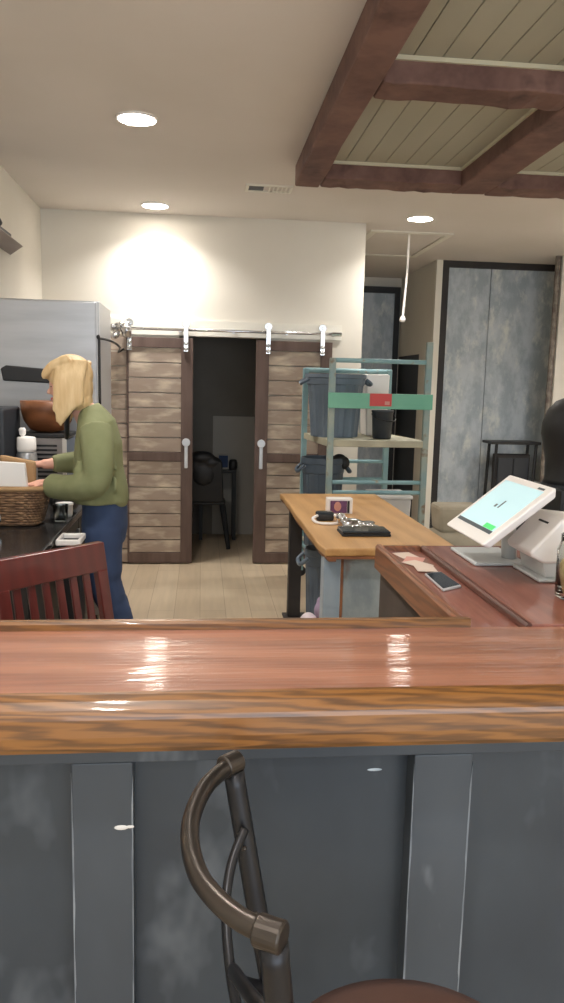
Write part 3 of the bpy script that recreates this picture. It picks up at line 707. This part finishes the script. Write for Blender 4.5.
def round_bin(cx, cy, z0, h, r, label, mat):
    t = thing('ribbed_bin', (cx, cy, z0), label, 'bin', 'grey plastic bins')
    b = B(); n = 64; rings = []
    for f, k in ((0, .80), (.02, .82), (.4, .88), (.82, .965), (.84, 1.0), (.93, 1.02), (.94, 1.06), (1, 1.06), (1, .99), (.3, .84), (.03, .76)):
        rib = (1 if .02 <= f <= .82 and k < .97 else 0)
        rings.append([b.verts.new((cx+(r*k-(.008 if rib and (j//3) % 2 else 0))*math.cos(2*PI*j/n), cy+(r*k-(.008 if rib and (j//3) % 2 else 0))*math.sin(2*PI*j/n), z0+h*f)) for j in range(n)])
    for a, c in zip(rings, rings[1:]):
        for j in range(n): b.faces.new((a[j], a[(j+1) % n], c[(j+1) % n], c[j]))
    b.faces.new(rings[0][::-1]); b.faces.new(rings[-1])
    obj('tub', b, mat, t, bevel=0)
    for s in (-1, 1):
        x = cx+s*r*1.04
        obj('handle', tube(B(), spline([(x-s*.01, cy-.09, z0+h*.92), (x+s*.03, cy-.075, z0+h*.86), (x+s*.035, cy, z0+h*.84), (x+s*.03, cy+.075, z0+h*.86), (x-s*.01, cy+.09, z0+h*.92)]), .013, 8), mat, t, smooth=True)
    return t
round_bin(1.02, 5.98, 1.216, .475, .222, 'grey round ribbed bin on the upper deck of the scaffold rack', 'grey_plastic')
t = round_bin(.955, 6.05, .346, .70, .165, 'dark grey bin on the low deck of the rack, above the table', 'grey_plastic2')
b = B(); ell(b, (1.07, 5.98, 1.04), (.055, .05, .04)); ell(b, (1.11, 5.97, 1.01), (.04, .04, .05))
tag(fused('rubbish_bag', b, 'black', None, .006, 2), 'black bag edge bunched over the lower grey bin', 'bag')
round_bin(.76, 4.72, 0.0, .60, .11, 'small grey bin on the floor between the table legs', 'grey_plastic')
tag(obj('white_container', hexa(B(), [(1.30, 6.10, 1.2165), (1.46, 6.10, 1.2165), (1.46, 6.34, 1.2165), (1.30, 6.34, 1.2165)], [(1.28, 6.09, 1.70), (1.47, 6.09, 1.70), (1.47, 6.35, 1.70), (1.28, 6.35, 1.70)]), 'white', loc=(1.38, 6.2, 1.2165), bevel=.012), 'tall white container on the rack beside the grey round bin', 'container')
t = thing('dark_pail', (1.36, 5.82, 1.2165), 'small dark pail on the rack behind the green board', 'pail')
obj('pail_body', lathe(B(), [(.065, 1.2165), (.07, 1.225), (.08, 1.41), (.084, 1.415), (.084, 1.43), (.076, 1.43), (.066, 1.235)], (1.36, 5.82), 28), 'machine_grey', t, smooth=True)
obj('bail', tube(B(), spline([(1.443, 5.82, 1.40), (1.455, 5.79, 1.36), (1.40, 5.73, 1.35), (1.30, 5.74, 1.37), (1.277, 5.82, 1.40)]), .005, 6), 'black', t, smooth=True)
t = thing('storage_box', (1.46, 5.95, .3455), 'white lidded box on the low deck of the rack', 'box')
obj('box_body', hexa(B(), [(1.33, 5.72, .3455), (1.57, 5.72, .3455), (1.57, 6.05, .3455), (1.33, 6.05, .3455)], [(1.31, 5.71, .765), (1.585, 5.71, .765), (1.585, 6.06, .765), (1.31, 6.06, .765)]), 'offwhite', t, bevel=.01)
obj('lid', box(B(), 1.30, 1.595, 5.70, 6.07, .765, .795), 'white', t, bevel=.01)

# ---------------------------------------------------------------- butcher-block table
t = thing('butcher_block_table', (.88, 4.4, 0), 'thick wooden block table with wavy live edge and zinc-clad end', 'table')
left = [(.572, 3.47), (.556, 3.62), (.556, 3.8), (.55, 4.0), (.552, 4.25), (.546, 4.5), (.552, 4.75), (.548, 5.0), (.55, 5.18), (.54, 5.30)]
left = [(p.x, p.y) for p in spline([(a, c, 0) for a, c in left], 4)]
poly = [(1.21, 3.50)]+[(1.218, 5.32)]+left[::-1]
obj('block_top', prism(B(), poly, 'Z', .822, .86), 'butcher', t, bevel=.008)
b = B()
lower = [(a+.012, c) for a, c in left]
for (p0, p1) in zip(left, left[1:]):
    hexa(b, [(p0[0]+.016, p0[1], .80), (p0[0]+.05, p0[1], .80), (p1[0]+.05, p1[1], .80), (p1[0]+.016, p1[1], .80)],
         [(p0[0]+.004, p0[1], .822), (p0[0]+.05, p0[1], .822), (p1[0]+.05, p1[1], .822), (p1[0]+.004, p1[1], .822)])
bmesh.ops.remove_doubles(b, verts=b.verts, dist=.0005)
obj('live_edge', b, 'live_edge', t)
obj('apron', box(B(),   .60, 1.19, 3.475, 3.50, .81, .822), 'live_edge', t)
for x in (.605, 1.09):
    lg = obj('leg', box(B(), x, x+.085, 5.19, 5.28, .012, .822), 'charcoal', t, bevel=.004)
    obj('foot_plate', box(B(), x-.03, x+.13, 5.15, 5.30, 0, .012), 'charcoal', lg)
obj('zinc_post', box(B(), .575, .655, 3.52, 3.62, 0, .822), 'galv_blue', t, bevel=.004)
obj('zinc_panel', box(B(), .668, .90, 3.53, 3.60, 0, .822), 'galv_small', t, bevel=.004)
obj('rust_strip', box(B(), .655, .668, 3.525, 3.60, 0, .822), 'live_edge', t)
obj('leg', box(B(), 1.09, 1.175, 3.53, 3.61, 0, .822), 'charcoal', t, bevel=.004)
# things on the table
t = thing('picture_carton', (.81, 4.45, .8605), 'small white carton with a purple picture on the wooden table', 'carton')
obj('carton_body', box(B(), .735, .885, 4.45, 4.52, .8605, .952), 'white', t, bevel=.004)
obj('picture', box(B(), .752, .850, 4.446, 4.45, .866, .938), 'purple', t)
obj('dark_stripe', box(B(), .853, .866, 4.446, 4.45, .866, .938), 'machine', t)
b = B(); ell(b, (.795, 4.4455, .905), (.022, .003, .028), seg=14, ring=8); obj('pale_figure', b, 'pink', t, smooth=True)
t = thing('camera_case', (.68, 4.2, .8605), 'small dark gadget with a white cable loop on the wooden table', 'gadget')
obj('case', box(B(), .635, .735, 4.20, 4.26, .8605, .912), 'screen_off', t, bevel=.012)
obj('white_cable', tube(B(), spline([(.64, 4.20, .892), (.61, 4.17, .88), (.625, 4.11, .869), (.68, 4.08, .868), (.74, 4.10, .87), (.76, 4.16, .885), (.735, 4.2, .895)]), .008, 8), 'white', t, smooth=True)
b = B()
for k in range(16): ell(b, (.74+.19*random.random(), 3.97+.16*random.random(), .872), (random.uniform(.025, .045), random.uniform(.02, .04), random.uniform(.008, .013)), seg=8, ring=6)
ell(b, (.80, 4.05, .885), (.06, .05, .02), seg=8, ring=6); ell(b, (.75, 4.08, .90), (.03, .03, .03), seg=8, ring=6)
tag(fused('foil_pouch', b, 'foil', None, .006, 1), 'crumpled silver foil pouch on the wooden table', 'pouch')
t = thing('laptop', (.825, 3.84, .8605), 'flat closed black laptop near the front of the wooden table', 'laptop')
obj('base_half', box(B(), .70, .95, 3.76, 3.92, .8605, .873), 'machine', t, bevel=.005)
obj('lid_half', box(B(), .702, .948, 3.762, 3.918, .875, .886), 'screen_off', t, bevel=.005)
# bag on the floor by the table
b = B()
for c, r in (((.68, 4.45, .11), (.09, .11, .10)), ((.70, 4.42, .19), (.07, .08, .06)), ((.65, 4.5, .17), (.06, .07, .08)), ((.72, 4.40, .09), (.08, .08, .085))): ell(b, c, r)
tag(fused('carrier_bag', b, 'plastic_bag', None, .009, 2), 'white plastic bag on the floor under the wooden table', 'bag')
b = B(); ell(b, (.72, 4.42, .285), (.05, .05, .06)); ell(b, (.715, 4.43, .33), (.03, .035, .04))
tag(fused('folded_cloth', b, 'lilac', None, .007, 2), 'lilac cloth poking out of the white plastic bag', 'cloth')

# ---------------------------------------------------------------- return counter with the till
t = thing('return_counter', (.93, 2.1, 0), 'glossy red-brown side counter with recessed tray running back from the bar', 'counter')
obj('upper_top', box(B(), .752, 1.30, 1.647, 2.52, 1.035, 1.075), 'bar_top_y', t, bevel=.002)
obj('tray_strip', box(B(), .607, .735, 1.647, 2.50, 1.03, 1.058), 'bar_top_y', t)
obj('step_moulding', prism(B(), [(.735, 1.05), (.752, 1.05), (.752, 1.0752), (.744, 1.0752), (.738, 1.070), (.735, 1.064)], 'Y', 1.647, 2.52), 'step', t)
obj('tray_rim', prism(B(), [(.583, 1.0), (.607, 1.0), (.607, 1.074), (.602, 1.079), (.590, 1.079), (.584, 1.072)], 'Y', 1.665, 2.52), 'oak_y', t)
obj('end_rim', box(B(), .607, .735, 2.50, 2.52, 1.0, 1.077), 'oak_y', t, bevel=.004)
obj('side_panel', box(B(), .60, 1.27, 1.675, 2.50, .08, 1.03), 'brown_panel', t)
obj('plinth', box(B(), .70, 1.25, 1.68, 2.42, 0, .08), 'black', t)

# tablet till
def till():
    t = thing('tablet_till', (.92, 2.25, 1.0755), 'white tilted tablet till with lit pale screen on the side counter', 'till')
    obj('base_plate', box(B(), .818, .985, 2.215, 2.45, 1.0755, 1.086), 'pos_grey', t, bevel=.005)
    obj('stem', tube(B(), [(.955, 2.29, 1.086), (.945, 2.28, 1.16), (.915, 2.25, 1.262)], [(.022, .03), (.022, .03), (.024, .04)], 16), 'pos_grey', t, smooth=True)
    # local frame of the panel: a along Y (far to near), e up the slope, nrm out of the screen
    o = Vector((.776, 2.20, 1.183)); e = Vector((.184, 0, .148)).normalized(); a = Vector((0, -1, 0)); nrm = Vector((-e.z, 0, e.x))
    def hx(a0, a1, e0, e1, n0, n1, ins=0):
        f = lambda A, E, N: o+a*A+e*E+nrm*N
        return hexa(B(), [f(a0+ins, e0+ins, n0), f(a1-ins, e0+ins, n0), f(a1-ins, e1-ins, n0), f(a0+ins, e1-ins, n0)], [f(a0, e0, n1), f(a1, e0, n1), f(a1, e1, n1), f(a0, e1, n1)])
    p = obj('tablet', hx(-.163, .168, -.01, .25, -.028, .0, .014), 'white', t, bevel=.008, seg=3)
    s = obj('screen', hx(-.138, .135, .04, .222, .0, .0012), 'screen', p)
    obj('dark_bar', hx(-.138, .135, .03, .042, .0, .0014), 'screen_dark', p)
    obj('green_button', hx(.055, .125, .043, .060, .0012, .002), 'green_button', s)
    b = hx(-.02, -.008, .118, .130, .0012, .0018); obj('screen_mark', b, 'screen_dark', s)
    b = hx(.008, .016, .118, .150, .0012, .0018); obj('screen_mark', b, 'screen_dark', s)
    b = hx(.085, .125, .226, .233, .0, .001); obj('camera_window', b, 'screen_dark', p)
till()
t = thing('receipt_printer', (1.0, 2.1, 1.0755), 'white sloped receipt printer right of the tablet till', 'printer')
obj('base_plate', box(B(), .93, 1.13, 2.015, 2.20, 1.0755, 1.087), 'pos_grey', t, bevel=.005)
obj('lower_body', prism(B(), [(.952, 1.087), (1.124, 1.087), (1.124, 1.135), (.942, 1.135)], 'Y', 2.025, 2.19), 'pos_grey', t, bevel=.004)
obj('hood', prism(B(), [(.944, 1.128), (1.129, 1.128), (1.129, 1.228), (1.074, 1.248), (.996, 1.256), (.986, 1.25), (.902, 1.160), (.91, 1.146)], 'Y', 2.02, 2.195), 'white', t, bevel=.008, seg=3)
e = Vector((.084, 0, .09)).normalized(); q0 = Vector((.902, 0, 1.160))+e*.098
b = B(); nn = Vector((-e.z, 0, e.x)); f = lambda k, y, h: Vector((q0.x, y, q0.z))+e*k+nn*h
hexa(b, [f(0, 2.07, -.002), f(.006, 2.07, -.002), f(.006, 2.13, -.002), f(0, 2.13, -.002)], [f(0, 2.07, .0012), f(.006, 2.07, .0012), f(.006, 2.13, .0012), f(0, 2.13, .0012)])
obj('paper_slot', b, 'black', t)
t = thing('glass_jar', (.972, 1.86, 1.0755), 'clear glass jar of tan sweets at the right edge of the counter', 'jar')
obj('jar_wall', lathe(B(), [(.055, 1.0755), (.063, 1.082), (.064, 1.20), (.056, 1.222), (.056, 1.24), (.052, 1.24), (.052, 1.22), (.059, 1.198), (.058, 1.086), (.03, 1.082)], (.972, 1.86), 32), 'clear', t, smooth=True)
c = obj('sweets', lathe(B(), [(.05, 1.0865), (.056, 1.09), (.0565, 1.16), (.05, 1.172), (.02, 1.178)], (.972, 1.86), 24), 'coffee', t, smooth=True); c['kind'] = 'stuff'
# phone and slips in the tray
t = thing('mobile_phone', (.679, 2.08, 1.0585), 'dark-screened mobile phone lying in the counter tray', 'phone')
q = [(.652, 2.17), (.708, 2.19), (.716, 2.03), (.650, 1.985)]
def quad(z0, z1, s=1):
    cx = sum(p[0] for p in q)/4; cy = sum(p[1] for p in q)/4
    k = [(cx+(x-cx)*s, cy+(y-cy)*s) for x, y in q]
    return hexa(B(), [(x, y, z0) for x, y in k[::-1]], [(x, y, z1) for x, y in k[::-1]])
obj('body', quad(1.0585, 1.066), 'steel_light', t, bevel=.003)
obj('screen', quad(1.066, 1.0668, .9), 'screen_off', t)
k = 0
SL = ['white paper slip at the far end of the counter tray', 'pinkish paper slip lying across the tray slips', 'white paper slip under the pink slip in the tray', 'white paper slip next to the mobile phone']
for (x, y, r, m) in ((.668, 2.44, .2, 'paper'), (.676, 2.37, -.4, 'pink'), (.67, 2.31, .5, 'paper'), (.676, 2.245, -.1, 'paper')):
    cs, sn = math.cos(r), math.sin(r); P = []
    for dx, dy in ((-.03, -.042), (.03, -.042), (.03, .042), (-.03, .042)): P.append((x+dx*cs-dy*sn, y+dx*sn+dy*cs))
    tag(obj('paper_slip', hexa(B(), [(a, c, 1.0583+.0012*k) for a, c in P], [(a, c, 1.0592+.0012*k) for a, c in P]), m, loc=(x, y, 1.0583+.0012*k)), SL[k], 'paper', 'paper slips in the tray'); k += 1

# ---------------------------------------------------------------- right background things
t = thing('tall_table', (3.5, 8.3, 0), 'thin black bar-height table against the galvanised wall', 'table')
obj('table_top', box(B(), 3.14, 3.70, 8.2, 8.5, 1.015, 1.045), 'black', t, bevel=.004)
for x in (3.21, 3.66):
    for y in (8.24, 8.46): obj('leg', tube(B(), [(x, y, 1.015), (x-.03, y, 0)], .018, 8), 'black', t)
t = thing('grey_cabinet', (3.43, 8.36, 0), 'dim grey cabinet standing beneath the black bar-height table', 'cabinet')
obj('carcass', box(B(), 3.24, 3.63, 8.31, 8.42, 0.0, .90), 'charcoal', t, bevel=.006)
obj('cabinet_door', box(B(), 3.26, 3.43, 8.295, 8.31, .05, .86), 'machine_grey', t, bevel=.004)
obj('cabinet_door', box(B(), 3.44, 3.61, 8.295, 8.31, .05, .86), 'machine_grey', t, bevel=.004)
struct('wall_right_return', box(B(), 3.735, XR, 8.08, 8.14, 0, CE), 'wall', 'cream partition at the right end of the galvanised wall', 'wall')
struct('trim_6', tube(B(), [(3.70, 8.11, 0), (3.70, 8.11, CE)], .03, 12), 'rust', 'rusty vertical conduit at the right end of the galvanised wall', 'pipe')
t = thing('domed_machine', (2.07, 4.3, 0), 'black dome-topped machine at the right edge, behind the receipt printer', 'machine')
obj('dome', lathe(B(), [(.165, 1.075), (.155, 1.10), (.158, 1.20), (.175, 1.29), (.19, 1.36), (.187, 1.42), (.165, 1.49), (.12, 1.545), (.06, 1.572), (.01, 1.578)], (2.14, 4.3), 36), 'machine', t, smooth=True)
obj('pedestal', box(B(), 1.985, 2.34, 4.10, 4.50, 0, 1.06), 'machine', t, bevel=.01)
obj('collar', lathe(B(), [(.17, 1.06), (.17, 1.075)], (2.14, 4.3), 30), 'machine_grey', t)
b = B()
for z in (.90, .96): box(b, 2.0, 2.25, 4.09, 4.10, z, z+.02)
obj('front_slots', b, 'machine_grey', t)
obj('badge', ell(B(), (2.06, 4.135, 1.39), (.03, .012, .022), seg=14, ring=8), 'warm_grey', t, smooth=True)
t = thing('canvas_sack', (1.42, 4.25, 0), 'beige canvas sack on a pale drum behind the tablet till', 'sack')
obj('drum', lathe(B(), [(.14, 0), (.145, .02), (.15, .60), (.16, .66), (.165, .74), (.15, .80), (.02, .815)], (1.45, 4.25), 30), 'beige', t, smooth=True)
b = B(); hexa(b, [(1.33, 4.17, .80), (1.56, 4.17, .80), (1.56, 4.34, .80), (1.33, 4.34, .80)], [(1.315, 4.16, .955), (1.575, 4.16, .955), (1.575, 4.35, .955), (1.315, 4.35, .955)])
obj('folded_top', b, 'beige', t, bevel=.02)

# ---------------------------------------------------------------- the bar
XB0, XB1 = XL, 1.62
t = thing('bar_counter', (.2, 1.45, 0), 'long bar with glossy wooden top over slate-grey panelled front', 'bar')
obj('bar_top', box(B(), XB0, XB1, 1.300, 1.645, 1.03, 1.07), 'bar_top', t, bevel=.0015)
prof = [(1.345, .978), (1.345, 1.03), (1.30, 1.03), (1.30, 1.071), (1.293, 1.0745), (1.284, 1.073), (1.272, 1.066), (1.261, 1.055), (1.256, 1.048), (1.2535, 1.040), (1.2515, 1.01), (1.253, .99), (1.258, .981), (1.268, .977)]
b = B(); prism(b, prof, 'X', XB0, XB1); obj('front_moulding', b, 'oak', t, bevel=.0015)
obj('back_rail', prism(B(), [(1.643, 1.03), (1.643, 1.083), (1.647, 1.089), (1.662, 1.089), (1.667, 1.083), (1.667, 1.03)], 'X', XB0, .607), 'oak', t)
obj('front_panel', box(B(), XB0, XB1, 1.395, 1.42, .10, 1.03), 'panel', t)
obj('top_trim', box(B(), XB0, XB1, 1.345, 1.395, .918, 1.03), 'panel_trim', t, bevel=.002)
for x0, x1 in ((-.825, -.725), (-.228, -.119), (.404, .517), (1.03, 1.14)):
    bt = obj('batten', box(B(), x0, x1, 1.345, 1.395, .10, .918), 'panel_trim', t, bevel=.0025)
    for xe, sg in ((x0, 1), (x1, -1)):
        prf = [(xe-sg*.0004, .90), (xe-sg*.0004, .12)]; z = .12
        while z < .89:
            prf.append((xe+sg*random.uniform(.0008, .0034), z)); z += random.uniform(.015, .06)
        b = B(); prism(b, prf, 'Y', 1.3446, 1.3485); obj('worn_edge', b, 'worn', bt)
obj('kick_board', box(B(), XB0, XB1, 1.38, 1.42, 0, .10), 'charcoal', t)
obj('back_panel', box(B(), XB0, XB1, 1.58, 1.60, .0, 1.03), 'cabinet', t)
b = B(); ell(b, (-.14, 1.3445, .792), (.013, .0012, .005), seg=12, ring=6); ell(b, (-.124, 1.3445, .793), (.008, .0012, .003), seg=10, ring=6)
obj('paint_drip', b, 'offwhite', t, smooth=True)
b = B(); ell(b, (.34, 1.3948, .865), (.015, .0008, .003), seg=12, ring=6); obj('paint_scuff', b, 'galv', t, smooth=True)

# ---------------------------------------------------------------- bar stool in the foreground
def stool():
    cx, cy = .285, .87
    t = thing('bar_stool', (cx, cy, 0), 'metal bar stool with curved tubular back and brown seat, in front of the bar', 'stool')
    A, Bn = Vector((.047, 1.0723, 1.05)), Vector((.0735, .713, 1.05))
    pts = spline([A, (.0124, 1.0145, 1.05), (-.0068, .9422, 1.05), (-.0097, .8788, 1.05), (.0003, .8155, 1.05), (.0208, .769, 1.05), (.0466, .7346, 1.05), Bn], 6)
    obj('back_rail', tube(B(), pts, .0118, 18), 'stool_metal', t, smooth=True)
    for p, d in ((A, Vector((.75, .66, .0))), (Bn, Vector((.86, -.5, .0)))):
        d.normalize()
        obj('end_knob', tube(B(), [p-d*.016, p-d*.013, p+d*.013, p+d*.0155], [.0150, .0165, .0165, .015], 24), 'stool_metal', t, bevel=.002)
    for (p, y2) in ((A, 1.03), (Bn, .74)):
        q = Vector((.120, y2, .66))
        up = obj('upright', tube(B(), spline([p+Vector((.004, 0, -.012)), p+(q-p)*.5+Vector((.0, 0, 0)), q], 6), .0152, 16), 'stool_dark', t, smooth=True)
        for f_ in (.3, .55):
            c = p+(q-p)*f_; obj('rivet', ell(B(), (c.x-.002, c.y-.015, c.z), (.004, .004, .004), seg=10, ring=6), 'stool_metal', up)
    # flat curved straps between the uprights
    def strap(P):
        S_ = spline(P, 8)
        return tube(B(), S_, [(.011, .007)]*len(S_), 10, up=(-1, 0, 0))
    obj('curved_strap', strap([(.066, 1.04, .965), (.046, 1.0, .935), (.038, .95, .90), (.046, .88, .845), (.072, .80, .79), (.10, .745, .75)]), 'stool_dark', t, smooth=True)
    obj('curved_strap', strap([(.088, .735, .92), (.062, .80, .905), (.046, .88, .87), (.05, .95, .80), (.075, 1.01, .74), (.105, 1.035, .71)]), 'stool_dark', t, smooth=True)
    obj('seat', lathe(B(), [(.03, .655), (.185, .655), (.198, .665), (.2, .68), (.195, .692), (.17, .70), (.09, .704), (.01, .704)], (cx, cy), 48), 'brown_seat', t, smooth=True)
    obj('seat_ring', lathe(B(), [(.185, .63), (.19, .635), (.19, .654), (.02, .654), (.02, .63)], (cx, cy), 40), 'stool_dark', t)
    for sx, sy in ((-1, -1), (1, -1), (1, 1), (-1, 1)):
        lg = obj('leg', tube(B(), [(cx+sx*.11, cy+sy*.11, .635), (cx+sx*.16, cy+sy*.16, .01)], .013, 12), 'stool_dark', t, smooth=True)
        obj('glide', lathe(B(), [(.016, 0), (.016, .02)], (cx+sx*.16, cy+sy*.16), 12), 'black', lg)
    obj('foot_ring', tube(B(), [(cx+.20*math.cos(k*PI/16), cy+.20*math.sin(k*PI/16), .22) for k in range(33)], .011, 10, up=(0, 0, 1)), 'stool_dark', t, smooth=True)
stool()
